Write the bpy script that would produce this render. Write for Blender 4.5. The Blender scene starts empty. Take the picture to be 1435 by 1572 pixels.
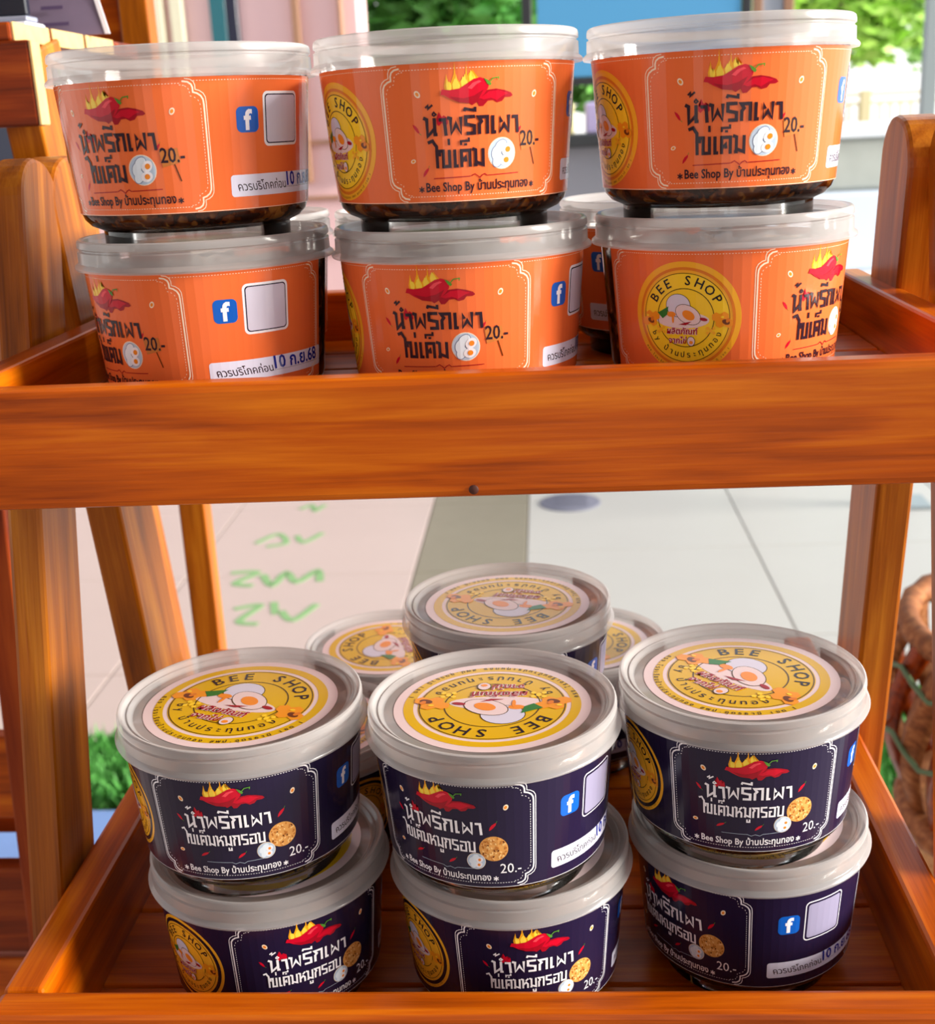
import bpy, bmesh, math, random
from mathutils import Vector, Matrix
random.seed(7)
S = bpy.context.scene
COL = S.collection
PI = math.pi

# ------------------------------------------------------------------ camera
cd = bpy.data.cameras.new('camera'); cam = bpy.data.objects.new('camera', cd); COL.objects.link(cam)
fwd = Vector((-0.0679, 0.9528, -0.2958)); rt = Vector((0.9973, 0.0563, -0.0475)); up = Vector((0.0286, 0.2982, 0.9541))
rt.normalize(); fwd = (fwd - rt*fwd.dot(rt)).normalized(); up = rt.cross(fwd)
cam.matrix_world = Matrix(((rt.x, up.x, -fwd.x, 0), (rt.y, up.y, -fwd.y, 0), (rt.z, up.z, -fwd.z, 0), (0, 0, 0, 1)))
cd.sensor_fit = 'HORIZONTAL'; cd.sensor_width = 36; cd.lens = 1920.9/1435*36
cd.clip_start = .01; cd.clip_end = 200
cd.dof.use_dof = True; cd.dof.focus_distance = .475; cd.dof.aperture_fstop = 19
S.camera = cam

# ------------------------------------------------------------------ light
w = bpy.data.worlds.new('sky'); S.world = w; w.use_nodes = True
nt = w.node_tree; bg = nt.nodes['Background']
tc = nt.nodes.new('ShaderNodeTexCoord'); sep = nt.nodes.new('ShaderNodeSeparateXYZ'); cr = nt.nodes.new('ShaderNodeValToRGB')
nt.links.new(tc.outputs['Generated'], sep.inputs[0]); nt.links.new(sep.outputs['Z'], cr.inputs[0]); nt.links.new(cr.outputs[0], bg.inputs[0])
cr.color_ramp.elements[0].color = (1.0, .98, .95, 1); cr.color_ramp.elements[1].color = (.72, .86, 1.0, 1)
bg.inputs[1].default_value = 1.6
sd = bpy.data.lights.new('sun', 'SUN'); sun = bpy.data.objects.new('sun', sd); COL.objects.link(sun)
sd.energy = 9.5; sd.angle = math.radians(22); sd.color = (1, .95, .86)
sun.rotation_euler = Vector((-.95, .10, -.24)).to_track_quat('-Z', 'Y').to_euler()
S.view_settings.view_transform = 'Standard'; S.view_settings.look = 'None'
S.view_settings.gamma = 1; S.view_settings.use_curve_mapping = False; S.view_settings.exposure = 0.0
S.cycles.max_bounces = 10; S.cycles.transparent_max_bounces = 24; S.cycles.use_denoising = True

# ------------------------------------------------------------------ materials
def srgb(r, g, b):
    f = lambda c: (c/255/12.92) if c/255 <= .04045 else ((c/255+.055)/1.055)**2.4
    return (f(r), f(g), f(b), 1)
def mat(name, col, rough=.5, spec=.5, coat=0, bump=0, bscale=200, var=0, vscale=20, metal=0):
    m = bpy.data.materials.new(name); m.use_nodes = True; n = m.node_tree; b = n.nodes['Principled BSDF']
    b.inputs['Base Color'].default_value = col; b.inputs['Roughness'].default_value = rough
    b.inputs['Specular IOR Level'].default_value = spec; b.inputs['Coat Weight'].default_value = coat
    b.inputs['Coat Roughness'].default_value = .08; b.inputs['Metallic'].default_value = metal
    if bump or var:
        t = n.nodes.new('ShaderNodeTexCoord')
    if var:
        no = n.nodes.new('ShaderNodeTexNoise'); no.inputs['Scale'].default_value = vscale; no.inputs['Detail'].default_value = 4
        n.links.new(t.outputs['Object'], no.inputs['Vector'])
        hs = n.nodes.new('ShaderNodeHueSaturation'); hs.inputs['Color'].default_value = col
        mr = n.nodes.new('ShaderNodeMapRange'); mr.inputs['To Min'].default_value = 1-var; mr.inputs['To Max'].default_value = 1+var
        n.links.new(no.outputs[0], mr.inputs[0]); n.links.new(mr.outputs[0], hs.inputs['Value']); n.links.new(hs.outputs[0], b.inputs['Base Color'])
    if bump:
        nb = n.nodes.new('ShaderNodeTexNoise'); nb.inputs['Scale'].default_value = bscale
        n.links.new(t.outputs['Object'], nb.inputs['Vector'])
        bu = n.nodes.new('ShaderNodeBump'); bu.inputs['Strength'].default_value = bump; bu.inputs['Distance'].default_value = .001
        n.links.new(nb.outputs[0], bu.inputs['Height']); n.links.new(bu.outputs[0], b.inputs['Normal'])
    return m
def wood(name, dark, mid, light, rough=.32, gscale=1.0, coat=.07):
    m = bpy.data.materials.new(name); m.use_nodes = True; n = m.node_tree; L = n.links; b = n.nodes['Principled BSDF']
    t = n.nodes.new('ShaderNodeTexCoord'); oi = n.nodes.new('ShaderNodeObjectInfo')
    ad = n.nodes.new('ShaderNodeVectorMath'); ad.operation = 'ADD'
    mu = n.nodes.new('ShaderNodeVectorMath'); mu.operation = 'SCALE'; mu.inputs[0].default_value = (3, 5, 7)
    L.new(oi.outputs['Random'], mu.inputs['Scale']); L.new(t.outputs['Object'], ad.inputs[0]); L.new(mu.outputs[0], ad.inputs[1])
    mp = n.nodes.new('ShaderNodeMapping'); mp.inputs['Scale'].default_value = (5*gscale, 65*gscale, 65*gscale)
    L.new(ad.outputs[0], mp.inputs[0])
    n1 = n.nodes.new('ShaderNodeTexNoise'); n1.inputs['Scale'].default_value = 1.3; n1.inputs['Detail'].default_value = 6; n1.inputs['Distortion'].default_value = .6
    L.new(mp.outputs[0], n1.inputs['Vector'])
    mp2 = n.nodes.new('ShaderNodeMapping'); mp2.inputs['Scale'].default_value = (26*gscale, 900*gscale, 900*gscale); L.new(ad.outputs[0], mp2.inputs[0])
    n2 = n.nodes.new('ShaderNodeTexNoise'); n2.inputs['Scale'].default_value = 1; n2.inputs['Detail'].default_value = 3; L.new(mp2.outputs[0], n2.inputs['Vector'])
    mx = n.nodes.new('ShaderNodeMath'); mx.operation = 'MULTIPLY_ADD'; mx.inputs[1].default_value = .28; L.new(n2.outputs[0], mx.inputs[0])
    sb = n.nodes.new('ShaderNodeMath'); sb.operation = 'SUBTRACT'; sb.inputs[1].default_value = .14; L.new(n1.outputs[0], sb.inputs[0]); L.new(sb.outputs[0], mx.inputs[2])
    c = n.nodes.new('ShaderNodeValToRGB'); e = c.color_ramp.elements
    e[0].position = .22; e[0].color = dark; e[1].position = .80; e[1].color = light; k = e.new(.5); k.color = mid
    L.new(mx.outputs[0], c.inputs[0]); L.new(c.outputs[0], b.inputs['Base Color'])
    b.inputs['Roughness'].default_value = rough; b.inputs['Coat Weight'].default_value = coat; b.inputs['Coat Roughness'].default_value = .22
    b.inputs['Specular IOR Level'].default_value = .22
    bu = n.nodes.new('ShaderNodeBump'); bu.inputs['Strength'].default_value = .35; bu.inputs['Distance'].default_value = .0006
    L.new(mx.outputs[0], bu.inputs['Height']); L.new(bu.outputs[0], b.inputs['Normal']); L.new(bu.outputs[0], b.inputs['Coat Normal'])
    return m
def mixed(name, col, rough, trans, transl=0, spec=.5):
    # clear or frosted plastic sheet: part see-through, part surface
    m = bpy.data.materials.new(name); m.use_nodes = True; n = m.node_tree; L = n.links; b = n.nodes['Principled BSDF']; out = n.nodes['Material Output']
    b.inputs['Base Color'].default_value = col; b.inputs['Roughness'].default_value = rough; b.inputs['Specular IOR Level'].default_value = spec
    last = b.outputs[0]
    if transl:
        tl = n.nodes.new('ShaderNodeBsdfTranslucent'); tl.inputs[0].default_value = col
        m1 = n.nodes.new('ShaderNodeMixShader'); m1.inputs[0].default_value = transl; L.new(last, m1.inputs[1]); L.new(tl.outputs[0], m1.inputs[2]); last = m1.outputs[0]
    tr = n.nodes.new('ShaderNodeBsdfTransparent'); tr.inputs[0].default_value = (1, 1, 1, 1)
    lw = n.nodes.new('ShaderNodeLayerWeight'); lw.inputs[0].default_value = .35
    mr = n.nodes.new('ShaderNodeMapRange'); mr.inputs['To Min'].default_value = 1-trans; mr.inputs['To Max'].default_value = min(1, 1-trans+.35)
    L.new(lw.outputs['Facing'], mr.inputs[0])
    m2 = n.nodes.new('ShaderNodeMixShader'); L.new(mr.outputs[0], m2.inputs[0]); L.new(tr.outputs[0], m2.inputs[1]); L.new(last, m2.inputs[2])
    L.new(m2.outputs[0], out.inputs[0])
    return m
def clear(name):
    m = bpy.data.materials.new(name); m.use_nodes = True; n = m.node_tree; L = n.links; out = n.nodes['Material Output']; n.nodes.remove(n.nodes['Principled BSDF'])
    tr = n.nodes.new('ShaderNodeBsdfTransparent'); tr.inputs[0].default_value = (.975, .975, .965, 1)
    gl = n.nodes.new('ShaderNodeBsdfGlossy'); gl.inputs['Roughness'].default_value = .06
    fr = n.nodes.new('ShaderNodeFresnel'); fr.inputs[0].default_value = 1.42
    m2 = n.nodes.new('ShaderNodeMixShader'); L.new(fr.outputs[0], m2.inputs[0]); L.new(tr.outputs[0], m2.inputs[1]); L.new(gl.outputs[0], m2.inputs[2]); L.new(m2.outputs[0], out.inputs[0])
    return m
def sauce(name, a, b_, c_):
    m = bpy.data.materials.new(name); m.use_nodes = True; n = m.node_tree; L = n.links; b = n.nodes['Principled BSDF']
    t = n.nodes.new('ShaderNodeTexCoord')
    v = n.nodes.new('ShaderNodeTexVoronoi'); v.inputs['Scale'].default_value = 230; v.feature = 'SMOOTH_F1'; v.inputs['Smoothness'].default_value = .6
    wn = n.nodes.new('ShaderNodeTexNoise'); wn.inputs['Scale'].default_value = 160; L.new(t.outputs['Object'], wn.inputs['Vector'])
    wv = n.nodes.new('ShaderNodeVectorMath'); wv.operation = 'MULTIPLY_ADD'; wv.inputs[1].default_value = (.014, .014, .014); L.new(wn.outputs['Color'], wv.inputs[0]); L.new(t.outputs['Object'], wv.inputs[2]); L.new(wv.outputs[0], v.inputs['Vector'])
    no = n.nodes.new('ShaderNodeTexNoise'); no.inputs['Scale'].default_value = 120; no.inputs['Detail'].default_value = 5; L.new(t.outputs['Object'], no.inputs['Vector'])
    s = n.nodes.new('ShaderNodeSeparateColor'); L.new(v.outputs['Color'], s.inputs[0])
    mu = n.nodes.new('ShaderNodeMath'); mu.operation = 'MULTIPLY'; L.new(s.outputs[0], mu.inputs[0]); L.new(no.outputs[0], mu.inputs[1])
    c = n.nodes.new('ShaderNodeValToRGB'); e = c.color_ramp.elements; e[0].position = .1; e[0].color = a; e[1].position = .55; e[1].color = c_; k = e.new(.3); k.color = b_
    L.new(mu.outputs[0], c.inputs[0]); L.new(c.outputs[0], b.inputs['Base Color']); b.inputs['Roughness'].default_value = .18
    bu = n.nodes.new('ShaderNodeBump'); bu.inputs['Strength'].default_value = .6; bu.inputs['Distance'].default_value = .001; L.new(no.outputs[0], bu.inputs['Height']); L.new(bu.outputs[0], b.inputs['Normal'])
    return m

WOOD = wood('varnished_teak', srgb(112, 38, 0), srgb(182, 80, 0), srgb(218, 118, 12))
WOOD_LEG = wood('golden_teak', srgb(100, 46, 4), srgb(164, 88, 10), srgb(206, 130, 30))
WOOD_D = wood('dark_stained_teak', srgb(70, 22, 4), srgb(128, 46, 6), srgb(168, 76, 18))
WOOD_L = wood('pale_teak', srgb(196, 130, 50), srgb(236, 178, 90), srgb(250, 208, 130), rough=.45, coat=.1)
ENDG = mat('end_grain', srgb(214, 176, 120), .8, .2, var=.25, vscale=120)
LID = mixed('frosted_lid_plastic', srgb(222, 217, 216), .16, .52, .35, .7)
LIDW = mixed('clear_lid_window', srgb(226, 216, 212), .12, .74, .3, .6)
CLEAR = clear('clear_cup_plastic')
SAUCE = sauce('chilli_paste', srgb(48, 16, 6), srgb(120, 58, 18), srgb(206, 140, 60))
CRISP = sauce('crispy_pork_paste', srgb(86, 46, 30), srgb(140, 84, 56), srgb(190, 140, 100))
PM = {}
def pm(key, rgb, rough=.18, spec=.36):
    if key not in PM: PM[key] = mat('print_'+key, srgb(*rgb), rough, spec)
    return PM[key]
PAL = dict(orange=(236, 112, 58), navy=(32, 24, 52), cream=(250, 226, 200), white=(244, 240, 246), black=(24, 20, 34), gold=(246, 176, 44),
           ochre=(222, 174, 18), yellow=(250, 206, 44), ring_orange=(222, 122, 34), pinkwhite=(232, 206, 206), red=(200, 14, 42), darkred=(160, 14, 34),
           pinkred=(240, 70, 84), flame=(250, 170, 30), flame2=(252, 214, 70), green=(84, 140, 50), leaf=(40, 118, 44), blue=(20, 92, 190), egg=(226, 236, 246),
           eggshade=(188, 204, 224), yolk=(240, 140, 40), tan=(226, 160, 84), tan2=(196, 120, 50), tan3=(246, 200, 130), board=(196, 118, 58), paper=(226, 224, 244),
           ink=(24, 40, 150), titleblack=(46, 28, 40), honey=(240, 150, 30), brown=(110, 54, 20), panel=(214, 208, 226), panel_dark=(150, 144, 172), line=(84, 60, 10), line2=(120, 130, 160))
def P(k): return pm(k, PAL[k])

# ------------------------------------------------------------------ object helpers
def link(name, me, m, parent=None, loc=None):
    o = bpy.data.objects.new(name, me); COL.objects.link(o)
    if m is not None and not me.materials:
        for x in (m if isinstance(m, list) else [m]): me.materials.append(x)
    if parent: o.parent = parent
    if loc is not None: o.location = loc
    return o
def empty(name, loc, label, cat, group=None, rz=0):
    o = bpy.data.objects.new(name, None); COL.objects.link(o); o.location = loc; o.rotation_euler.z = rz; o.empty_display_size = .02
    o['label'] = label; o['category'] = cat
    if group: o['group'] = group
    return o
def tag(o, label, cat, group=None, kind=None):
    if label: o['label'] = label
    if cat: o['category'] = cat
    if group: o['group'] = group
    if kind: o['kind'] = kind
    return o
def beam(name, p0, p1, wy, wz, m, parent=None, upv=(0, 0, 1), bev=.0015, root=(0, 0, 0), rnd=False):
    """box with its length along local X from p0 to p1; wy across, wz along upv"""
    p0 = Vector(p0); p1 = Vector(p1); d = p1-p0; Ln = d.length; x = d.normalized(); z = Vector(upv); z = (z - x*z.dot(x)).normalized(); y = z.cross(x)
    bm = bmesh.new(); bmesh.ops.create_cube(bm, size=1)
    for v in bm.verts: v.co = Vector((v.co.x*Ln, v.co.y*wy, v.co.z*wz))
    if rnd:   # rounded top end (local +X), arc across the broad z direction
        es = [e for e in bm.edges if all(v.co.x > 0 for v in e.verts) and abs(e.verts[0].co.z-e.verts[1].co.z) < 1e-6]
        bmesh.ops.bevel(bm, geom=es, offset=wz*.45, segments=8, profile=.5, affect='EDGES')
    if bev: 
        es = [e for e in bm.edges if len(e.link_faces) == 2 and e.calc_face_angle() > .5]
        bmesh.ops.bevel(bm, geom=es, offset=bev, segments=2, profile=.5, affect='EDGES')
    me = bpy.data.meshes.new(name); bm.to_mesh(me); bm.free()
    o = link(name, me, m, parent)
    c = (p0+p1)/2 - Vector(root)
    o.matrix_local = Matrix(((x.x, y.x, z.x, c.x), (x.y, y.y, z.y, c.y), (x.z, y.z, z.z, c.z), (0, 0, 0, 1)))
    return o
def box(name, lo, hi, m, parent=None, bev=.001, root=(0, 0, 0)):
    lo = Vector(lo); hi = Vector(hi); c = (lo+hi)/2; s = hi-lo
    bm = bmesh.new(); bmesh.ops.create_cube(bm, size=1)
    for v in bm.verts: v.co = Vector((v.co.x*s.x, v.co.y*s.y, v.co.z*s.z))
    if bev: bmesh.ops.bevel(bm, geom=bm.edges[:], offset=bev, segments=1, affect='EDGES')
    me = bpy.data.meshes.new(name); bm.to_mesh(me); bm.free()
    return link(name, me, m, parent, c-Vector(root))
def lathe(name, prof, n=90, smooth=True, close=False):
    vs = []; fs = []
    k = len(prof)
    for i in range(n):
        a = 2*PI*i/n
        for r, z in prof: vs.append((r*math.sin(a), -r*math.cos(a), z))
    for i in range(n):
        j = (i+1) % n
        for q in range(k-1 if not close else k):
            q2 = (q+1) % k
            fs.append((i*k+q, j*k+q, j*k+q2, i*k+q2))
    me = bpy.data.meshes.new(name); me.from_pydata(vs, [], fs); 
    bm = bmesh.new(); bm.from_mesh(me); bmesh.ops.remove_doubles(bm, verts=bm.verts, dist=1e-6); bmesh.ops.recalc_face_normals(bm, faces=bm.faces)
    if smooth:
        for f in bm.faces: f.smooth = True
        for e in bm.edges:
            if len(e.link_faces) == 2 and e.calc_face_angle() > .6: e.smooth = False
    bm.to_mesh(me); bm.free(); return me

# ------------------------------------------------------------------ flat print artwork (mm, y down)
class Art:
    def __init__(s): s.items = []; s.k = 0
    def poly(s, pts, key, layer):
        s.k += 1; s.items.append(([tuple(p) for p in pts], [tuple(range(len(pts)))], key, layer+ (s.k % 60)*.01))
    def mesh(s, vs, fs, key, layer):
        s.k += 1; s.items.append((vs, fs, key, layer+(s.k % 60)*.01))
    def ell(s, cx, cy, a, b, key, layer, rot=0, n=28):
        c, q = math.cos(rot), math.sin(rot)
        s.poly([(cx+a*math.cos(t)*c-b*math.sin(t)*q, cy+a*math.cos(t)*q+b*math.sin(t)*c) for t in [2*PI*i/n for i in range(n)]], key, layer)
    def ring(s, cx, cy, r0, r1, key, layer, n=72):
        vs = []; 
        for i in range(n):
            t = 2*PI*i/n; vs += [(cx+r0*math.cos(t), cy+r0*math.sin(t)), (cx+r1*math.cos(t), cy+r1*math.sin(t))]
        s.mesh(vs, [(2*i, 2*i+1, (2*i+3) % (2*n), (2*i+2) % (2*n)) for i in range(n)], key, layer)
    def rrect(s, x0, y0, x1, y1, r, key, layer):
        pts = []
        for cx, cy, a in ((x1-r, y0+r, -90), (x1-r, y1-r, 0), (x0+r, y1-r, 90), (x0+r, y0+r, 180)):
            for i in range(6):
                t = math.radians(a+18*i); pts.append((cx+r*math.cos(t), cy+r*math.sin(t)))
        s.poly(pts, key, layer)
    def stroke(s, pts, wd, key, layer, closed=False):
        pts = [Vector(p) for p in pts]; n = len(pts); vs = []
        for i, p in enumerate(pts):
            a = pts[i-1] if (i or closed) else None; b = pts[(i+1) % n] if (i < n-1 or closed) else None
            d1 = (p-a).normalized() if a is not None else None; d2 = (b-p).normalized() if b is not None else None
            if d1 is None: d1 = d2
            if d2 is None: d2 = d1
            n1 = Vector((-d1.y, d1.x)); n2 = Vector((-d2.y, d2.x)); m = n1+n2
            if m.length < .2: m = n1
            else: m = m/ max(.45, m.dot(n1)) 
            vs += [tuple(p+m*wd/2), tuple(p-m*wd/2)]
        rg = n if closed else n-1
        s.mesh(vs, [(2*i, 2*i+1, (2*i+3) % (2*n), (2*i+2) % (2*n)) for i in range(rg)], key, layer)
    def dashes(s, pts, wd, key, layer, on=.55, off=.5):
        vs = []; fs = []
        for a, b in zip(pts, pts[1:]):
            a = Vector(a); b = Vector(b); L = (b-a).length; d = (b-a)/L; nn = Vector((-d.y, d.x))*wd/2; t = .1
            while t+on < L:
                p = a+d*t; q = a+d*(t+on); k = len(vs); vs += [tuple(p+nn), tuple(p-nn), tuple(q-nn), tuple(q+nn)]; fs.append((k, k+1, k+2, k+3)); t += on+off
        s.mesh(vs, fs, key, layer)
    def text(s, body, x, y, width, key, layer, ysc=1, bold=0, rot=0, shear=0, align='L', size=None, cy=None):
        vs, fs, (x0, x1, y0, y1) = txt(body, bold)
        W = x1-x0; sc = (width/W) if width else size
        sy = sc*ysc; c, q = math.cos(rot), math.sin(rot); out = []
        for u, v in vs:
            uu = (u-x0)*sc + shear*v*sy; vv = v*sy
            if align == 'C': uu -= W*sc/2
            if cy: vv -= (y0+y1)/2*sy
            vv = -vv
            out.append((x+uu*c-vv*q, y+uu*q+vv*c))
        s.mesh(out, fs, key, layer)
_T = {}
def txt(body, bold=0):
    k = (body, bold)
    if k not in _T:
        cu = bpy.data.curves.new('lettering', 'FONT'); cu.body = body; cu.size = 1; cu.resolution_u = 2; cu.offset = bold
        o = bpy.data.objects.new('lettering', cu); COL.objects.link(o)
        dg = bpy.context.evaluated_depsgraph_get(); me = bpy.data.meshes.new_from_object(o.evaluated_get(dg))
        vs = [(v.co.x, v.co.y) for v in me.vertices]; fs = [tuple(p.vertices) for p in me.polygons]
        bpy.data.objects.remove(o); bpy.data.curves.remove(cu); bpy.data.meshes.remove(me)
        xs = [v[0] for v in vs]; ys = [v[1] for v in vs]
        _T[k] = (vs, fs, (min(xs), max(xs), min(ys), max(ys)))
    return _T[k]
MARKS = set('\u0e31\u0e34\u0e35\u0e36\u0e37\u0e38\u0e39\u0e47\u0e48\u0e49\u0e4a\u0e4b\u0e4c\u0e4d')
def clusters(t):
    out = []
    for ch in t:
        if ch in MARKS and out: out[-1] += ch
        else: out.append(ch)
    return out
def arc_text(A, t, cx, cy, r, a0, a1, size, key, layer, bottom=False, bold=0):
    """letters centred between angle a0 and a1 (degrees clockwise from up)"""
    cl = clusters(t); n = len(cl)
    for i, ch in enumerate(cl):
        if ch == ' ': continue
        a = math.radians(a0+(a1-a0)*i/(n-1)); x = cx+r*math.sin(a); y = cy-r*math.cos(a)
        vs, fs, bb = txt(ch, bold); wd = (bb[1]-bb[0])*size
        base = .35*size
        rot = a+(PI if bottom else 0)
        # shift so that the letter is centred on radius
        ox, oy = -math.sin(rot)*base, math.cos(rot)*base
        A.text(ch, x+ox, y+oy, None, key, layer, rot=rot, size=size, align='C', bold=bold)

CONE_R0, CONE_R1, LH = .0472, .0434, .0457     # label radius at top and bottom, height
def rad(y): return CONE_R0+(CONE_R1-CONE_R0)*y/45.7
MM_DEG = .794
LAYER = .00006
def bend(A, name, parent):
    """wrap the flat artwork round the cup"""
    keys = []; bm = bmesh.new(); zl = bm.verts.layers.float.new('lay')
    for vs, fs, key, layer in A.items:
        if key not in keys: keys.append(key)
        mi = keys.index(key); bv = []
        for x, y in vs:
            v = bm.verts.new((x, y, 0)); v[zl] = layer; bv.append(v)
        for f in fs:
            try: fc = bm.faces.new([bv[i] for i in f]); fc.material_index = mi
            except ValueError: pass
    xs = [v.co.x for v in bm.verts]; g = 3.176
    bmesh.ops.triangulate(bm, faces=[f for f in bm.faces if len(f.verts) > 4])
    for i in range(int(min(xs)//g), int(max(xs)//g)+2):
        gx = i*g
        geom = [f for f in bm.faces if min(v.co.x for v in f.verts) < gx-1e-5 and max(v.co.x for v in f.verts) > gx+1e-5]
        if geom:
            gg = set(geom)
            for f in geom: gg.update(f.edges); gg.update(f.verts)
            bmesh.ops.bisect_plane(bm, geom=list(gg), plane_co=(gx, 0, 0), plane_no=(1, 0, 0), dist=1e-5)
    for v in bm.verts:
        x, y = v.co.x, v.co.y; L = v[zl]
        k = math.floor(x/g+1e-6); t0 = math.radians(k*g/MM_DEG); t1 = math.radians((k+1)*g/MM_DEG); u = x/g-k
        r = rad(y)+L*LAYER
        a = Vector((math.sin(t0), -math.cos(t0)))*r; b = Vector((math.sin(t1), -math.cos(t1)))*r; p = a.lerp(b, u)
        v.co = Vector((p.x, p.y, -.0112-y/1000))
    bmesh.ops.recalc_face_normals(bm, faces=bm.faces)
    for f in bm.faces:
        c = f.calc_center_median()
        if f.normal.x*c.x+f.normal.y*c.y < 0: f.normal_flip()
    me = bpy.data.meshes.new(name); bm.to_mesh(me); bm.free()
    for k in keys: me.materials.append(P(k))
    return link(name, me, None, parent)
def flat(A, name, parent, z):
    keys = []; V = []; F = []; MI = []
    for vs, fs, key, layer in A.items:
        if key not in keys: keys.append(key)
        n = len(V); V += [(x/1000, -y/1000, z+layer*.00005) for x, y in vs]
        for f in fs: F.append(tuple(n+i for i in f)); MI.append(keys.index(key))
    me = bpy.data.meshes.new(name); me.from_pydata(V, [], F)
    for k in keys: me.materials.append(P(k))
    for p, i in zip(me.polygons, MI): p.material_index = i
    bm = bmesh.new(); bm.from_mesh(me)
    for f in bm.faces:
        f.normal_update()
        if f.normal.z < 0: f.normal_flip()
    bm.to_mesh(me); bm.free()
    return link(name, me, None, parent)

# ---- the round shop seal
def seal(A, cx, cy, R, kind, L=1):
    p = lambda u, v: (cx+u*R, cy+v*R)
    if kind == 'lid':
        A.ell(cx, cy, R, R, 'pinkwhite', L, n=90); A.ring(cx, cy, .80*R, .90*R, 'ochre', L+1); A.ell(cx, cy, .755*R, .755*R, 'ochre', L+1, n=72)
        s = .93; q = .745
    elif kind == 'navy':
        A.ell(cx, cy, R, R, 'gold', L, n=72); A.ring(cx, cy, .85*R, .93*R, 'black', L+1); s = 1; q = .80
    else:
        A.ell(cx, cy, R, R, 'gold', L, n=72); A.ring(cx, cy, .85*R, .90*R, 'ring_orange', L+1); A.ell(cx, cy, .80*R, .80*R, 'yellow', L+1, n=72); s = 1; q = .80
    A.ring(cx, cy, q*R*.985, q*R, 'line', L+2); A.ring(cx, cy, .515*R*s, .53*R*s, 'line', L+2, 48)
    a = lambda t, a0, a1: arc_text(A, t, cx, cy, .672*R*s, a0, a1, .235*R*s, 'black', L+3, bold=.012)
    a('BEE', -58, -27); a('SHOP', 6, 60)
    arc_text(A, 'by บ้านประทุนทอง', cx, cy, .665*R*s, -116, -244, .145*R*s, 'black', L+3, bottom=True, bold=.008)
    if kind == 'lid': arc_text(A, 'ครง.โรงเรียนบ้านประทุนทอง สพป.อุดรธานี เขต 1', cx, cy, .865*R, -102, -258, .075*R, 'black', L+3, bottom=True, bold=.012)
    else: arc_text(A, 'ครง.โรงเรียนบ้านประทุนทอง สพป.อุดรธานี เขต 1', cx, cy, .95*R, -125, -235, .06*R, 'black' if kind == 'orange' else 'line', L+3, bottom=True)
    e = lambda u, v, x, y, k, l, rot=0: A.ell(*p(u, v), x*R, y*R, k, L+l, rot, 24)
    e(-.06, .04, .50, .15, 'pinkwhite', 2); e(-.12, -.22, .23, .21, 'line', 2.6); e(-.12, -.22, .22, .20, 'panel', 3)
    e(.06, -.06, .25, .165, 'line', 3.5, .5); e(.06, -.06, .24, .155, 'pinkwhite', 4, .5); e(.07, -.05, .12, .08, 'yolk', 5, .5)
    e(-.25, -.06, .085, .05, 'yolk', 4); e(-.22, .02, .02, .08, 'yolk', 5)
    A.poly([p(-.52, -.08), p(-.44, -.12), p(-.30, -.20), p(-.33, -.05), p(-.42, .02)], 'leaf', L+5)
    A.poly([p(-.12, .12), p(.02, .08), p(.13, .06), p(.02, .13)], 'darkred', L+5); e(.34, .02, .07, .03, 'darkred', 5, .2)
    A.text('ผลิตภัณฑ์', cx-.06*R, cy+.29*R, .58*R, 'pinkwhite', L+5.2, ysc=1.05, bold=.07, align='C', shear=.1)
    A.text('ผลิตภัณฑ์', cx-.06*R, cy+.29*R, .58*R, 'darkred', L+6, ysc=1.0, bold=.025, align='C', shear=.1)
    A.text('จากไข่', cx-.15*R, cy+.46*R, .34*R, 'pinkwhite', L+5.2, ysc=1.0, bold=.07, align='C', shear=.1)
    A.text('จากไข่', cx-.15*R, cy+.46*R, .34*R, 'darkred', L+6, ysc=1.0, bold=.02, align='C', shear=.1)
    e(.11, .42, .075, .09, 'line', 5); e(.11, .42, .065, .08, 'pinkwhite', 6); e(.11, .44, .035, .03, 'yolk', 7)
    for sx in (-1, 1):
        hx, hy = sx*.70*s, .04
        for dx, dy in ((0, -.07), (-.075, .05), (.075, .05), (sx*-.14, -.06)):
            A.poly([p(hx+dx+.085*math.cos(t), hy+dy+.085*math.sin(t)) for t in [PI/6+PI/3*i for i in range(6)]], 'honey', L+4)
        e(hx+.03, hy+.03, .07, .045, 'brown', 5, .4); e(hx+.06, hy+.0, .03, .045, 'ring_orange', 6, .4); e(hx-.03, hy-.06, .03, .02, 'yellow', 6)
        for i in range(6): 
            A.poly([p(sx*(.52-.055*(i % 3)) + .03*math.cos(t), .18+.055*(i//3)+.03*(i % 2)+.03*math.sin(t)) for t in [PI/6+PI/3*j for j in range(6)]], 'gold' if kind != 'lid' else 'yellow', L+4)

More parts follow.
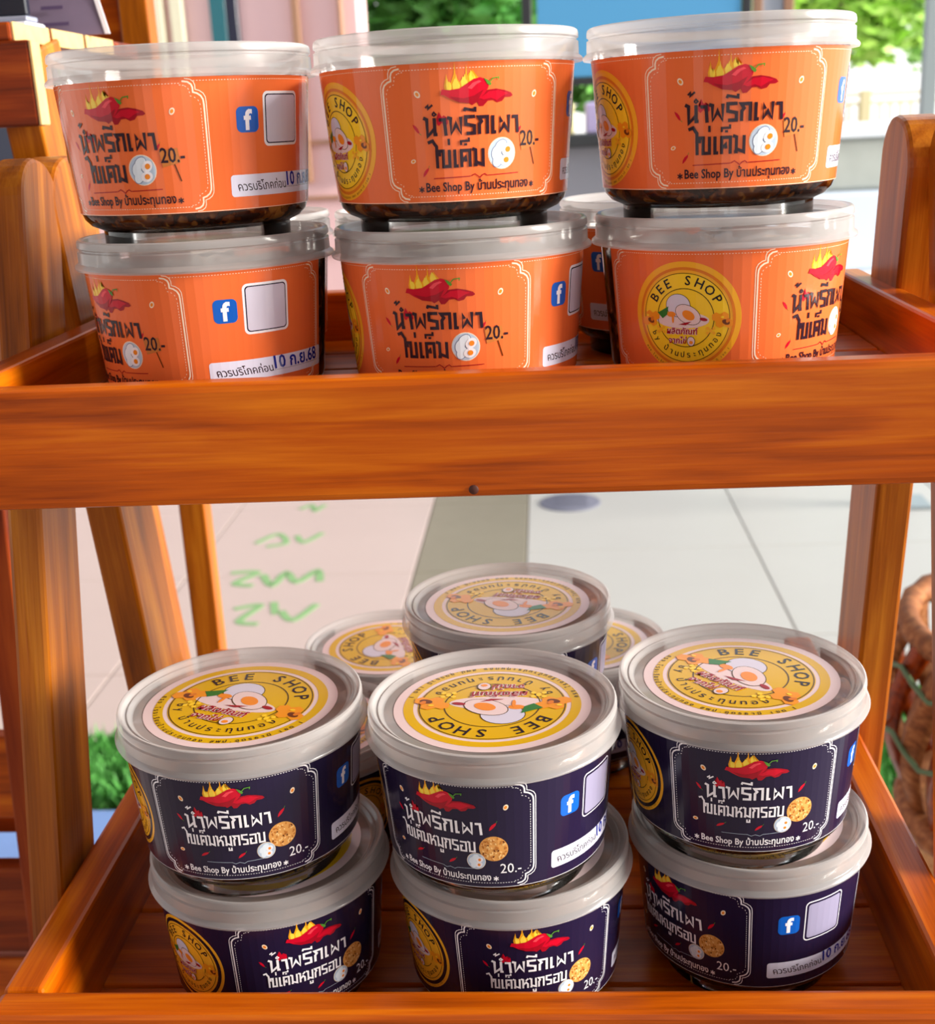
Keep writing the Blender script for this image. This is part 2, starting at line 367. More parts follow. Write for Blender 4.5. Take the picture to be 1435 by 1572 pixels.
# ---- hand drawn square title letters, unit box, y up; value = (strokes, advance)
G = {
 'n': ([[(-.08, 1.02), (.14, .92), (.14, .02), (.62, .42)], [(.62, 1), (.62, .1), (.78, .1)]], .9),
 'aa': ([[(.0, .88), (.36, .88), (.42, .0)]], .62),
 'ph': ([[(-.08, .98), (.14, .92), (.14, .08), (.46, .62), (.78, .08), (.78, 1)]], 1.02),
 'r': ([[(.68, .98), (.08, .98), (.08, .58), (.62, .48), (.62, .08), (.1, .08)]], .86),
 'k': ([[(.1, 0), (.1, .55), (.24, .70), (.06, .94), (.64, .94), (.64, 0)]], .88),
 'e': ([[(.12, 1), (.12, .08), (.34, .08)]], .46),
 'phh': ([[(.28, .60), (.14, .92), (.14, .08), (.46, .5), (.78, .08), (.78, 1)]], 1.02),
 'ai': ([[(-.42, 1.42), (-.10, 1.52), (.02, 1.34), (.14, 1.2), (.14, 0)]], .34),
 'kh': ([[(-.04, .66), (-.02, .94), (.22, .94), (.2, .08), (.62, .08), (.62, 1)]], .86),
 'kw': ([[(.1, 0), (.1, .92), (.66, .92), (.66, 0)], [(.1, .3), (.36, .55), (.38, .3)]], .9),
 'm': ([[(-.08, 1), (.16, .92), (.16, .1), (.02, .1)], [(.16, .26), (.66, .08), (.66, 1)]], .9),
 'h': ([[(-.08, 1), (.14, .92), (.14, 0)], [(.14, .34), (.46, .62), (.66, .44), (.66, 0)], [(.44, .78), (.72, 1)]], .9),
 'o': ([[(.34, .55), (.1, .55), (.1, .08), (.66, .08), (.66, .92), (.02, .92)]], .9),
 'b': ([[(-.08, 1), (.14, .92), (.14, .08), (.66, .08), (.66, 1)]], .9),
}
def glyphs(A, seq, x, y, h, wd, sw, key, layer):
    """seq of (glyph, marks); x left, y baseline (down), h letter height, wd total width"""
    tot = sum(G[g][1] for g, _ in seq); sx = wd/tot; cx = x
    for g, marks in seq:
        st, adv = G[g]
        for s in st: A.stroke([(cx+u*sx, y-v*h) for u, v in s], sw, key, layer)
        f = lambda pts, q=.8: A.stroke([(cx+u*sx, y-v*h) for u, v in pts], sw*q, key, layer)
        for mk in marks:
            if mk == 'i': f([(.0, 1.28), (.06, 1.42), (.70, 1.30), (.70, 1.50)])
            if mk == 'nik': f([(.50, 1.18), (.62, 1.30), (.74, 1.18), (.62, 1.10), (.5, 1.18)], .5)
            if mk == 'tho': f([(.10, 1.55), (.26, 1.68), (.26, 1.50), (.56, 1.70)], .6)
            if mk == 'ek': f([(.62, 1.25), (.62, 1.6)], .8)
            if mk == 'ek2': f([(.5, 1.22), (.5, 1.5)], .8)
            if mk == 'tai': f([(.1, 1.22), (.1, 1.44), (.62, 1.44), (.62, 1.62)], .7); f([(.3, 1.25), (.5, 1.25)], .7)
            if mk == 'uu': f([(.36, -.16), (.36, -.42), (.64, -.42), (.64, -.16)], .8)
        cx += adv*sx
T1 = [('n', ['nik', 'tho']), ('aa', []), ('ph', []), ('r', ['i']), ('k', []), ('e', []), ('phh', []), ('aa', [])]
T2 = [('ai', []), ('kh', ['ek']), ('e', []), ('kw', ['tai']), ('m', [])]
T3 = T2+[('h', []), ('m', ['uu']), ('k', []), ('r', []), ('o', []), ('b', [])]

def chilli(A, ox, oy, s, L=1):
    q = lambda pts: [(ox+(a-595)/13.3*s, oy+(b-445)/14.7*s) for a, b in pts]
    def tongue(x0, x1, yb, tip, yt, key, l):
        m = (x0+x1)/2; A.poly(q([(x0, yb), (x0-4, yb-30), (x0+(tip-x0)*.4, yb-55+(0 if tip > m else -8)), (tip-3, (yb+yt)/2-16), (tip, yt), (tip+5, (yb+yt)/2-4), (x1-(x1-tip)*.3, yb-42), (x1+3, yb-24), (x1, yb)]), key, l)
    tongue(450, 492, 436, 458, 348, 'flame', L); tongue(474, 528, 440, 494, 292, 'flame', L+.2); tongue(512, 560, 430, 545, 306, 'flame', L+.4); tongue(548, 604, 410, 572, 334, 'flame', L+.6)
    tongue(486, 512, 430, 500, 350, 'flame2', L+1); tongue(524, 548, 420, 538, 352, 'flame2', L+1.1); tongue(560, 584, 400, 572, 364, 'flame2', L+1.2); tongue(458, 476, 430, 464, 386, 'flame2', L+1.3)
    A.poly(q([(640, 432), (680, 428), (720, 436), (752, 448), (762, 462), (750, 470), (722, 470), (708, 488), (684, 494), (664, 482), (640, 484), (618, 508), (600, 508), (590, 488), (568, 502), (552, 490), (560, 470), (600, 450)]), 'darkred', L+1)
    A.poly(q([(646, 440), (690, 436), (738, 452), (716, 460), (680, 482), (652, 470), (620, 478), (600, 470)]), 'red', L+2)
    A.poly(q([(428, 446), (436, 422), (470, 426), (514, 420), (548, 398), (578, 378), (606, 372), (630, 380), (646, 398), (642, 424), (622, 452), (596, 476), (556, 492), (510, 486), (470, 466), (446, 450)]), 'red', L+3)
    A.poly(q([(470, 456), (530, 468), (580, 456), (620, 430), (596, 476), (556, 492), (510, 486)]), 'darkred', L+4)
    A.poly(q([(548, 420), (572, 396), (600, 386), (612, 392), (588, 404), (566, 426)]), 'pinkred', L+4)
    A.poly(q([(622, 376), (642, 386), (658, 404), (650, 414), (638, 404)]), 'green', L+5)
    A.stroke(q([(648, 398), (664, 378), (692, 374), (690, 386)]), .38*s, 'green', L+5)
def small_chilli(A, x, y, ang, s=1, L=1):
    c, q = math.cos(ang), math.sin(ang)
    A.poly([(x+(u*c-v*q)*s, y+(u*q+v*c)*s) for u, v in ((-2.0, .1), (-1.0, -.42), (.2, -.5), (1.2, -.2), (1.9, .1), (1.0, .5), (-.4, .55), (-1.4, .35))], 'red', L)
    A.stroke([(x+(u*c-v*q)*s, y+(u*q+v*c)*s) for u, v in ((1.7, .1), (2.5, -.1))], .16, 'green', L)
def redflame(A, x, y, s=1, L=1):
    A.poly([(x+u*s, y+v*s) for u, v in ((-1.9, 1.4), (-2.0, -.4), (-1.2, .2), (-1.0, -2.6), (-.1, -.8), (.5, -1.4), (.8, .2), (1.7, -.6), (1.9, 1.2), (.9, 2.4), (-.2, 1.0), (-1.2, 2.0))], 'red', L)
def half_egg(A, x, y, s=1, rot=.6, L=1):
    A.ell(x, y, .95*s, 1.35*s, 'cream', L, rot, 16); A.ell(x, y, .55*s, .8*s, 'yolk', L+1, rot, 12)

def star(A, x, y, key):
    for k in range(3):
        t = PI/6+PI/3*k; A.stroke([(x-math.cos(t)*1.05, y-math.sin(t)*1.05), (x+math.cos(t)*1.05, y+math.sin(t)*1.05)], .42, key, 3)
def frame_parts(A, side, L=1):
    thin, thick = ('cream', 'cream') if side == 'orange' else ('white', 'white')
    H = 45.0
    def notch(X, t, top, d):  # vertical border with stepped corners, X>0 right
        s = 1 if X > 0 else -1; X = abs(X)-d
        pts = [(X-6.6, top+d+.2), (X-4.8, top+d+.5), (X-3.7, top+d+1.3), (X-3.3, top+d+2.4), (X-3.3, top+d+3.9), (X-2.0, top+d+4.3), (X-.8, top+d+5.2), (X-.15, top+d+6.4), (X, top+d+8)]
        return [(s*a, b) for a, b in pts]
    def border(X, d, wd, key, dash=False, full=True, out=False):
        a = notch(X, 0, .3, d); b = [(x, 45.7-y) for x, y in reversed(a)]
        if dash: A.dashes(a+b, wd, key, L)
        else: A.stroke(a+b, wd, key, L)
    for sx in (-1, 1):
        border(sx*33.4, 0, .28, thin); border(sx*33.4, .85, .55, thick); border(sx*33.4, 2.0, .2, thick, True)
        border(sx*91.5, 0, .28, thin); border(sx*91.5, .85, .5, thick); border(sx*91.5, 2.0, .2, thick, True)
    A.dashes([(-26, 2.0), (26, 2.0)], .2, thick, L); A.dashes([(-26, 43.6), (26, 43.6)], .2, thick, L)
    for sx in (-1, 1): A.dashes([(sx*29.5, 1.3), (sx*84, 1.3)], .2, thick, L)
    A.stroke([(-92.6, 45.5), (93.6, 45.5)], .18, thin, L)

def make_label(side, parent):
    """printed wrap: base sheet plus its printed fields as sub-parts"""
    O = side == 'orange'
    b = Art(); g = 3.176
    x = -93.2; xs = [-93.2]+[i*g for i in range(-29, 30)]+[94.0]
    b.mesh([(q, 0) for q in xs]+[(q, 45.7) for q in xs], [(i, i+1, len(xs)+i+1, len(xs)+i) for i in range(len(xs)-1)], 'orange' if O else 'navy', 0)
    lab = bend(b, 'label', parent)
    a = Art(); frame_parts(a, side, 1); bend(a, 'printed_border', lab)
    a = Art(); seal(a, -58.2 if O else -57, 24.2 if O else 23.0, 20.4 if O else 19.2, 'orange' if O else 'navy', 1); bend(a, 'printed_seal', lab)
    a = Art(); chilli(a, 0, 10.2 if O else 9.4, 1 if O else .94, 1)
    if O:
        redflame(a, -12.4, 18.3, 1.0, 1); small_chilli(a, -21.5, 21.0, .95, 1, 1); small_chilli(a, -19.2, 35.3, -.95, 1, 1); small_chilli(a, 15.2, 22.6, -1, .8, 1)
        for ex, ey, r in ((-20.4, 9.8, -.6), (21.6, 11.0, .5)): half_egg(a, ex, ey, .95, r, 1)
        half_egg(a, -23.5, 31.6, .7, 1.2, 1); bend(a, 'chilli_picture', lab)
        a = Art(); glyphs(a, T1, -18.4, 23.6, 6.0, 34, 1.15, 'titleblack', 4); glyphs(a, T2, -15.6, 34.2, 6.0, 18.2, 1.1, 'titleblack', 4); bend(a, 'title_lettering', lab)
        a = Art(); a.ell(8.4, 30.2, 5.3, 5.3, 'cream', 1); a.ell(8.4, 30.2, 5.0, 5.0, 'eggshade', 2)
        for u, v, r in ((-2.1, -.2, .3), (-.4, -2.4, .9), (-1.6, 2.2, .5)): a.ell(8.4+u, 30.2+v, 1.95, 2.65, 'line2', 2.6, r, 18); a.ell(8.4+u, 30.2+v, 1.7, 2.4, 'egg', 3, r, 18)
        for u, v, r in ((2.0, -1.2, .9), (1.4, 2.3, 1.3)): a.ell(8.4+u, 30.2+v, 1.75, 2.3, 'white', 4, r, 18); a.ell(8.4+u+.2, 30.2+v, .95, 1.05, 'yolk', 5, r, 14)
        bend(a, 'egg_picture', lab)
        a = Art(); a.poly([(15.4, 24.0), (22.0, 23.2), (22.6, 28.2), (16.2, 29.6)], 'board', 3); a.stroke([(20.3, 28.4), (22.2, 34.6)], .5, 'brown', 2)
        a.text('20.-', 15.7, 28.0, 8.6, 'titleblack', 4, ysc=1.25, bold=.012); bend(a, 'price_board', lab)
        a = Art(); a.text('Bee Shop By บ้านประทุนทอง', 0, 42.0, 39, 'titleblack', 3, ysc=1.25, bold=.02, align='C'); star(a, -21.2, 41.2, 'titleblack'); star(a, 21.2, 41.2, 'titleblack')
        a.stroke([(-16.5, 37.6), (-3.4, 37.3)], .28, 'darkred', 3); a.stroke([(3.0, 37.3), (15, 37.0)], .28, 'darkred', 3)
        a.stroke([(-3.2, 37.3), (-1.8, 36.6), (-.6, 37.4), (0, 38.0), (.8, 37.2), (1.8, 36.7), (2.8, 37.4)], .3, 'darkred', 3); bend(a, 'shop_lettering', lab)
    else:
        redflame(a, -13.6, 15.6, 1.0, 1); small_chilli(a, -21.6, 18.4, .9, .9, 1); small_chilli(a, 17.4, 18.6, -.9, 1.15, 1); small_chilli(a, -13.4, 34.0, -.5, 1, 1); small_chilli(a, 1.2, 34.6, -.65, 1, 1)
        half_egg(a, -19.8, 10.0, .95, -.6, 1); half_egg(a, 22.4, 10.6, .95, .4, 1); half_egg(a, -23.4, 33.4, .8, 1.5, 1); bend(a, 'chilli_picture', lab)
        a = Art(); glyphs(a, T1, -18.8, 22.2, 5.4, 33, .95, 'white', 4); glyphs(a, T3, -20.2, 30.0, 4.6, 31.4, .72, 'white', 4); bend(a, 'title_lettering', lab)
        a = Art(); a.ell(17.4, 28.4, 5.4, 5.4, 'tan', 1, n=36)
        rnd = random.Random(3)
        for i in range(75):
            rr = 4.9*math.sqrt(rnd.random()); t = rnd.random()*6.28; a.ell(17.4+rr*math.cos(t), 28.4+rr*math.sin(t), .55, .32, rnd.choice(['tan2', 'tan3', 'tan3', 'brown', 'tan2']), 2, rnd.random()*3, 6)
        a.ell(10.6, 33.9, 3.6, 3.6, 'cream', 1.6); a.ell(10.6, 33.9, 3.4, 3.4, 'eggshade', 3)
        for u, v in ((-1.4, -.4), (-.2, -1.6), (-.8, 1.4)): a.ell(10.6+u, 33.9+v, 1.2, 1.6, 'egg', 4, .6, 14)
        for u, v in ((1.3, -.7), (1.0, 1.5)): a.ell(10.6+u, 33.9+v, 1.15, 1.4, 'white', 4, .9, 14); a.ell(10.6+u, 33.9+v, .55, .6, 'yolk', 5, 0, 10)
        bend(a, 'pork_and_egg_picture', lab)
        a = Art(); a.text('20.-', 19.6, 39.2, 8.0, 'white', 3, ysc=1.1, bold=.0); bend(a, 'price_lettering', lab)
        a = Art(); a.text('Bee Shop By บ้านประทุนทอง', -2.6, 42.4, 37, 'white', 3, ysc=1.2, bold=.018, align='C'); star(a, -23, 41.6, 'white'); star(a, 17.8, 41.6, 'white')
        a.stroke([(-13, 37.4), (-3, 37.6), (-1.6, 38.3), (0, 37.7), (1.8, 38.3), (3, 37.6), (10, 37.2)], .14, 'eggshade', 3); bend(a, 'shop_lettering', lab)
    a = Art(); y = 14.8 if O else 15.5
    a.rrect(43.6, y-4.4, 52.4, y+4.4, 2.0, 'blue', 1); a.text('f', 48.1, y+3.3, None, 'white', 2, size=9.4, bold=.035, align='C'); bend(a, 'social_badge', lab)
    a = Art(); a.rrect(54.6, y-9.4, 73.2, y+9.4, 2.0, 'white', 1)
    if O: a.rrect(55.5, y-8.5, 72.3, y+8.5, 1.4, 'navy', 2); a.rrect(55.9, y-8.1, 71.9, y+8.1, 1.2, 'panel', 3)
    else: a.rrect(55.1, y-8.9, 72.7, y+8.9, 1.6, 'navy', 2); a.rrect(55.9, y-8.1, 71.9, y+8.1, 1.2, 'panel_dark', 3)
    bend(a, 'blank_square_panel', lab)
    a = Art(); y0 = 33.6
    a.rrect(40.0, y0, 94.0, y0+7.6, 1.2, 'paper', 1); a.text('ควรบริโภคก่อน', 43.0, y0+5.6, 22.5, 'titleblack', 2, ysc=1.1, shear=-.25, bold=.004)
    a.dashes([(66, y0+5.4), (91.5, y0+5.4)], .2, 'titleblack', 2, .35, .35)
    a.text('10 ก.ย.68', 66.0, y0+4.8, 24.5, 'ink', 3, ysc=1.05, shear=-.12, bold=.022); bend(a, 'date_sticker', lab)
    return lab

# ------------------------------------------------------------------ the tubs
LID_P = [(.0500, -.0112), (.0503, -.0104), (.0500, -.0097), (.0491, -.0090), (.0488, -.0086), (.0487, -.0044), (.0480, -.0039), (.0480, -.0034), (.0487, -.0029), (.0487, -.0016), (.0484, -.0005), (.0478, 0), (.0470, -.0001), (.0463, -.0007), (.0458, -.0017), (.0452, -.0021), (.0446, -.0018), (.0440, -.0022), (.0434, -.0031), (.0425, -.0036), (.0, -.0036)]
CUP_P = [(.0470, -.004), (.0468, -.0112), (.0430, -.0569), (.0422, -.0592), (.0400, -.0616), (.0368, -.0630), (.0357, -.0636), (.0356, -.0694), (.0345, -.0694), (.0343, -.0640), (.0, -.0640)]
def fill_prof(top): return [(.0, top), (.0440, top), (.0455, top-.003), (.0424, -.0569), (.0414, -.0592), (.0392, -.0612), (.036, -.0626), (.0, -.0630)]
lid_me = lathe('lid', LID_P); cup_me = lathe('cup', CUP_P)
lid_me.materials.append(LID); lid_me.materials.append(LIDW)
for p_ in lid_me.polygons:
    if max(math.hypot(lid_me.vertices[i].co.x, lid_me.vertices[i].co.y) for i in p_.vertices) < .0432: p_.material_index = 1
lid_me.materials.update() if False else None; cup_me.materials.append(CLEAR)
def rough_fill(name, m, top, prof=None):
    me = lathe(name, prof or fill_prof(top), 72); rnd = random.Random(5)
    bm = bmesh.new(); bm.from_mesh(me)
    for v in bm.verts:
        if v.co.z > top-.001: v.co.z += rnd.uniform(-.0012, .0010)
    bm.to_mesh(me); bm.free(); me.materials.append(m); return me
fill_o = rough_fill('paste', SAUCE, -.013); fill_d = rough_fill('paste', CRISP, -.009, [(.0, -.009), (.0440, -.009), (.0455, -.012), (.0426, -.0550), (.0410, -.0572), (.037, -.0580), (.0, -.0580)])

def proto(side):
    r = bpy.data.objects.new('sauce_tub', None); COL.objects.link(r); r.empty_display_size = .02
    kids = []
    kids.append(link('cup', cup_me, None, r)); kids.append(link('paste', fill_o if side == 'orange' else fill_d, None, r))
    kids.append(make_label(side, r)); kids.append(link('lid', lid_me, None, r))
    if side == 'navy':
        st = Art(); seal(st, 0, 0, 38.7, 'lid', 1)
        kids.append(flat(st, 'lid_sticker', r, -.00355))
    return r
def copy_tree(o, parent=None):
    c = o.copy(); COL.objects.link(c); c.parent = parent
    for ch in list(o.children): copy_tree(ch, c)
    return c
ZU, ZL, TP, TH = -.1049, -.3502, .0664, .0694
protos = {'orange': proto('orange'), 'navy': proto('navy')}
used = {'orange': False, 'navy': False}
def tub(side, x, y, level, panel, gap, label, group):
    base = (ZU if side == 'orange' else ZL)+(level-1)*TP
    src = protos[side]
    o = copy_tree(src) if used[side] else src
    used[side] = True
    phi = math.atan2(-x, y); rz = phi+math.radians(panel)
    o.location = (x, y, base+TH+.0002*(level-1)+.0002)
    o.rotation_euler.z = rz
    o['label'] = label; o['category'] = 'tub'; o['group'] = group
    for ch in o.children:
        if ch.name.startswith('lid_sticker'): ch.rotation_euler.z = phi-math.radians(gap)-rz
    return o
GO = 'orange-labelled tubs on the upper tier'; GN = 'navy-labelled tubs on the lower tier'
# order: copy first, so the prototypes stay clean
tub('orange', -.1350, .4941, 2, -33.2, 0, 'orange-labelled round tub on top at the left end of the upper tier', GO)
tub('orange', -.0344, .4899, 2, 12.6, 0, 'orange-labelled round tub on top in the middle of the upper tier front row', GO)
tub('orange', .0662, .4977, 2, 9.7, 0, 'orange-labelled round tub on top at the right end of the upper tier', GO)
tub('orange', -.1338, .4965, 1, -54.7, 0, 'orange-labelled tub at the bottom of the left stack, its date sticker and badge facing front', GO)
tub('orange', -.0323, .4931, 1, -10.8, 0, 'orange-labelled tub at the bottom of the middle stack, chilli picture facing front', GO)
tub('orange', .0684, .4982, 1, 56.7, 0, 'orange-labelled tub at the bottom of the right stack, round yellow seal facing front', GO)
tub('orange', -.1500, .5980, 1, 120, 0, 'orange-labelled tub in the back row behind the left stack, only its lid edge showing', GO)
tub('orange', -.0480, .5930, 1, 150, 0, 'orange-labelled tub in the back row behind the middle stack, mostly hidden', GO)
tub('orange', .0560, .5995, 1, -100, 0, 'orange-labelled tub in the back row between the middle and right stacks', GO)
tub('navy', -.1270, .4514, 2, -9.2, 38, 'navy-labelled tub on top of the left front stack, yellow seal on its lid turned right', GN)
tub('navy', -.0258, .4450, 2, -24.3, 185, 'navy-labelled tub on top of the middle front stack, lid seal upside down', GN)
tub('navy', .0736, .4669, 2, 8.5, 41, 'navy-labelled tub on top of the right front stack, lid seal turned right', GN)
tub('navy', -.1229, .4550, 1, 17.6, 131, 'navy-labelled tub at the bottom of the left front stack on the lower tier', GN)
tub('navy', -.0214, .4544, 1, 12.6, -20, 'navy-labelled tub at the bottom of the middle front stack on the lower tier', GN)
tub('navy', .0787, .4734, 1, -39, -35, 'navy-labelled tub at the bottom of the right front stack, date sticker facing front', GN)
tub('navy', -.0227, .5532, 2, -5, 197, 'navy-labelled tub raised behind the middle front stack, highest lid at the back', GN)
tub('navy', -.0225, .5590, 1, 140, 60, 'navy-labelled tub beneath the raised back tub, mostly hidden', GN)
tub('navy', -.1240, .5620, 1, 100, 20, 'navy-labelled tub in the second row between the left and middle front stacks', GN)
tub('navy', .0800, .5790, 1, -150, 100, 'navy-labelled tub in the second row behind the right front stack', GN)
tub('navy', -.0956, .6600, 1, 60, -99, 'navy-labelled tub at the very back left, its tilted-looking seal partly hidden', GN)
tub('navy', .0132, .6595, 1, -60, 60, 'navy-labelled tub at the very back right, half its lid hidden', GN)

# ------------------------------------------------------------------ the display shelf
sh = empty('display_shelf', (-.03, .5, -1.1), 'varnished orange-brown teak two-tier display shelf holding the tubs', 'shelf'); R0 = (-.03, .5, -1.1)
B = lambda n, a, b, wy, wz, m=WOOD, **k: beam(n, a, b, wy, wz, m, sh, root=R0, **k)
fr = B('front_rail', (-.222, .4365, -.106), (.166, .4365, -.106), .013, .045, bev=.003)
B('back_rail', (-.203, .6535, -.100), (.148, .6535, -.100), .013, .040)
for x in (-.2095, .1545): B('side_rail', (x, .442, -.0985), (x, .6600, -.0985), .012, .037)
for i in range(5): y0 = .462+.0415*i; B('floor_slat', (-.203, y0, -.1094), (.148, y0, -.1094), .038, .009, bev=.0008)
kn = lathe('knot', [(0, .0004), (.0012, .0004), (.0018, 0)], 16); ko = link('knot', kn, mat('knot_brown', srgb(70, 24, 8), .6), sh, (-.028-R0[0], .4299-R0[1], -.1252-R0[2])); ko.rotation_euler = (PI/2, 0, 0)
B('front_rail', (-.217, .3875, -.3325), (.158, .3875, -.3325), .014, .045, bev=.0025)
B('back_rail', (-.201, .7150, -.348), (.1395, .7150, -.348), .013, .016)
B('side_rail', (-.209, .3945, -.332), (-.209, .722, -.332), .016, .044, bev=.002); B('side_rail', (.1475, .3945, -.332), (.1475, .722, -.332), .016, .044, bev=.002)
for i in range(6): y0 = .4215+.0545*i; B('floor_slat', (-.2025, y0, -.3567), (.1405, y0, -.3567), .0532, .012, bev=.0012)
# legs: front pair lean forward going down, back pair lean away, rounded tops
def leg(x, wy, ytop, k, ymid=0, wz=.042, m=WOOD_LEG):
    top = Vector((x, ytop, -.006)); bot = Vector((x, ytop+k*1.094, -1.1))
    B('leg', bot, top, wy, wz, m, upv=(0, 1, 0), rnd=True, bev=.002)
leg(-.2265, .015, .556, -.235); leg(.1740, .016, .556, -.235)
leg(-.2275, .018, .584, .20, wz=.048); leg(.1665, .018, .590, .17, wz=.048)

# ------------------------------------------------------------------ the neighbour shelf on the left
ns = empty('display_shelf', (-.45, .85, -1.1), 'second teak shelf standing to the left, with pale end-grain boards', 'shelf'); R1 = (-.45, .85, -1.1)
N = lambda n, a, b, wy, wz, m=WOOD_D, **k: beam(n, a, b, wy, wz, m, ns, root=R1, **k)
N('apron_board', (-.75, .7, .032), (-.2705, .7, .032), .012, .044)
box('board_end', (-.2706, .694, .0105), (-.2690, .706, .0535), ENDG, ns, .0003, R1)
N('apron_board', (-.75, .7, -.014), (-.2690, .7, -.014), .012, .012)
for i in range(4): N('top_plank', (-.75, .722+.056*i, .0585), (-.2800, .722+.056*i, .0585), .053, .010)
for i in range(3): 
    e = box('plank_end', (-.28, .697+.056*i, .054), (-.2785, .748+.056*i, .0635), ENDG, ns, .0003, R1)
N('leg', (-.286, 1.0, -1.1), (-.286, .728, .052), .021, .055, WOOD_LEG, upv=(0, 1, 0))
N('post', (-.3025, 1.0, -1.1), (-.3025, 1.0, .30), .022, .022, WOOD_LEG, upv=(0, 1, 0))
N('back_board', (-.75, 1.0, .12), (-.3145, 1.0, .12), .012, .16, WOOD)
N('leg', (-.368, .70, -1.1), (-.348, .77, .0), .018, .05, WOOD_D, upv=(0, 1, 0))
N('lower_board', (-.75, .75, -.412), (-.349, .75, -.412), .014, .062, WOOD)
N('lower_board', (-.75, .75, -.517), (-.374, .75, -.517), .014, .07, WOOD_D)
N('lower_board', (-.75, .75, -.605), (-.384, .75, -.605), .014, .095, WOOD)
N('lower_board', (-.75, .80, -.46), (-.392, .80, -.46), .014, .05, WOOD_D)
N('lower_post', (-.378, .78, -.60), (-.378, .78, -.40), .018, .02, WOOD_D)
N('inner_board', (-.75, .83, -.31), (-.40, .83, -.31), .014, .06, WOOD)
dv = empty('tablet_stand', (-.32, .78, .0637), 'dark screen in a white frame on the neighbouring shelf, top left corner', 'tablet'); RD = (-.32, .78, .0637)
box('screen', (-.40, .776, .0735), (-.3005, .782, .16), mat('screen_black', srgb(26, 30, 44), .2), dv, .001, RD)
box('base', (-.41, .770, .0637), (-.2995, .80, .0700), mat('white_base', srgb(224, 226, 236), .4), dv, .001, RD)
box('base_step', (-.405, .773, .0705), (-.3000, .79, .0732), mat('silver_edge', srgb(150, 156, 176), .3), dv, .0005, RD)
bz = box('bezel', (-.3205, .7735, .078), (-.3185, .7765, .16), mat('cream_bezel', srgb(208, 204, 190), .4), dv, .0008, RD)
ld = empty('leaflet', (-.285, .82, .0637), 'grey-purple leaflet with a white edge leaning on the neighbouring shelf', 'card'); RL = Vector((-.285, .82, .0637))
def plate(name, pts, th, m, parent, root):
    bm = bmesh.new(); a = [bm.verts.new(Vector(p)-Vector(root)) for p in pts]; bm.faces.new(a)
    ex = bmesh.ops.extrude_face_region(bm, geom=bm.faces[:]); 
    for v in ex['geom']:
        if isinstance(v, bmesh.types.BMVert): v.co.y += th
    bmesh.ops.recalc_face_normals(bm, faces=bm.faces)
    me = bpy.data.meshes.new(name); bm.to_mesh(me); bm.free(); return link(name, me, m, parent)
plate('sheet', [(-.325, .815, .064), (-.2665, .815, .064), (-.283, .835, .11), (-.32, .85, .14), (-.335, .85, .14)], .0008, mat('leaflet_grey', srgb(124, 108, 130), .5, var=.15, vscale=60), ld, RL)
plate('white_edge', [(-.2680, .8145, .064), (-.2650, .8145, .064), (-.2815, .8345, .11), (-.2845, .8345, .11)], .001, mat('leaflet_edge', srgb(240, 232, 236), .5), ld, RL)
la = bpy.data.materials.new('leaflet_print'); 
for i in range(3): plate('print_line', [(-.312+.004*i, .8140+.004*i, .070+.010*i), (-.290-.004*i, .8140+.004*i, .070+.010*i), (-.290-.004*i, .8150+.004*i, .0722+.010*i), (-.312+.004*i, .8150+.004*i, .0722+.010*i)], .0003, mat('leaflet_ink', srgb(84, 66, 98), .5), ld, RL)

# ------------------------------------------------------------------ floor
FZ = -1.1
floor = box('floor', (-9, -4, FZ-.06), (9, 16, FZ-.012), mat('floor_bed', srgb(150, 138, 130), .8, var=.06, vscale=3), None, 0); tag(floor, None, None, kind='structure')
TILE = mat('floor_tile_pale', srgb(190, 171, 164), .45, .4, var=.035, vscale=5, bump=.1, bscale=60)
TILEW = mat('floor_tile_grey', srgb(182, 179, 173), .45, .4, var=.035, vscale=5, bump=.1, bscale=60)
STRIP = mat('floor_strip_olive', srgb(132, 125, 108), .5, .4, var=.08, vscale=14)
def tile_mesh(nm, sx, sy, m):
    bm = bmesh.new(); bmesh.ops.create_cube(bm, size=1)
    for v in bm.verts: v.co = Vector((v.co.x*(sx-.0035), v.co.y*(sy-.0035), v.co.z*.012))
    bmesh.ops.bevel(bm, geom=[e for e in bm.edges if all(v.co.z > 0 for v in e.verts)], offset=.002, segments=1, affect='EDGES')
    me = bpy.data.meshes.new(nm); bm.to_mesh(me); bm.free(); me.materials.append(m); return me
tm = tile_mesh('tile', .60, .60, TILE); tw = tile_mesh('tile', .60, .60, TILEW); ts = tile_mesh('strip_tile', .29, .60, STRIP)
fc = Vector(floor.location)
for j in range(12):
    y = .93+.6*j
    if y > 7.2: break
    for i in range(5): link('tile', tm, None, floor, Vector((-.362-.3-.6*i, y, FZ-.006))-fc)
    link('strip_tile', ts, None, floor, Vector((-.217, y, FZ-.006))-fc)
    for i in range(6): link('tile', tw, None, floor, Vector((-.072+.3+.6*i, y+.14, FZ-.006))-fc)
# round dark cover set in the floor
dc = empty('drain_cover', (.053, 3.606, FZ), 'small round blue-grey cover lying on the pale floor behind the shelf', 'cover')
dcm = lathe('disc', [(0, .006), (.075, .006), (.080, .004), (.088, .004), (.092, 0)], 40); link('disc', dcm, mat('cover_blue', srgb(112, 112, 126), .6), dc)
for i in range(5): box('groove', (-.05, -.052+.025*i, .006), (.05, -.046+.025*i, .0072), mat('cover_dark', srgb(92, 92, 106), .6), dc, 0)
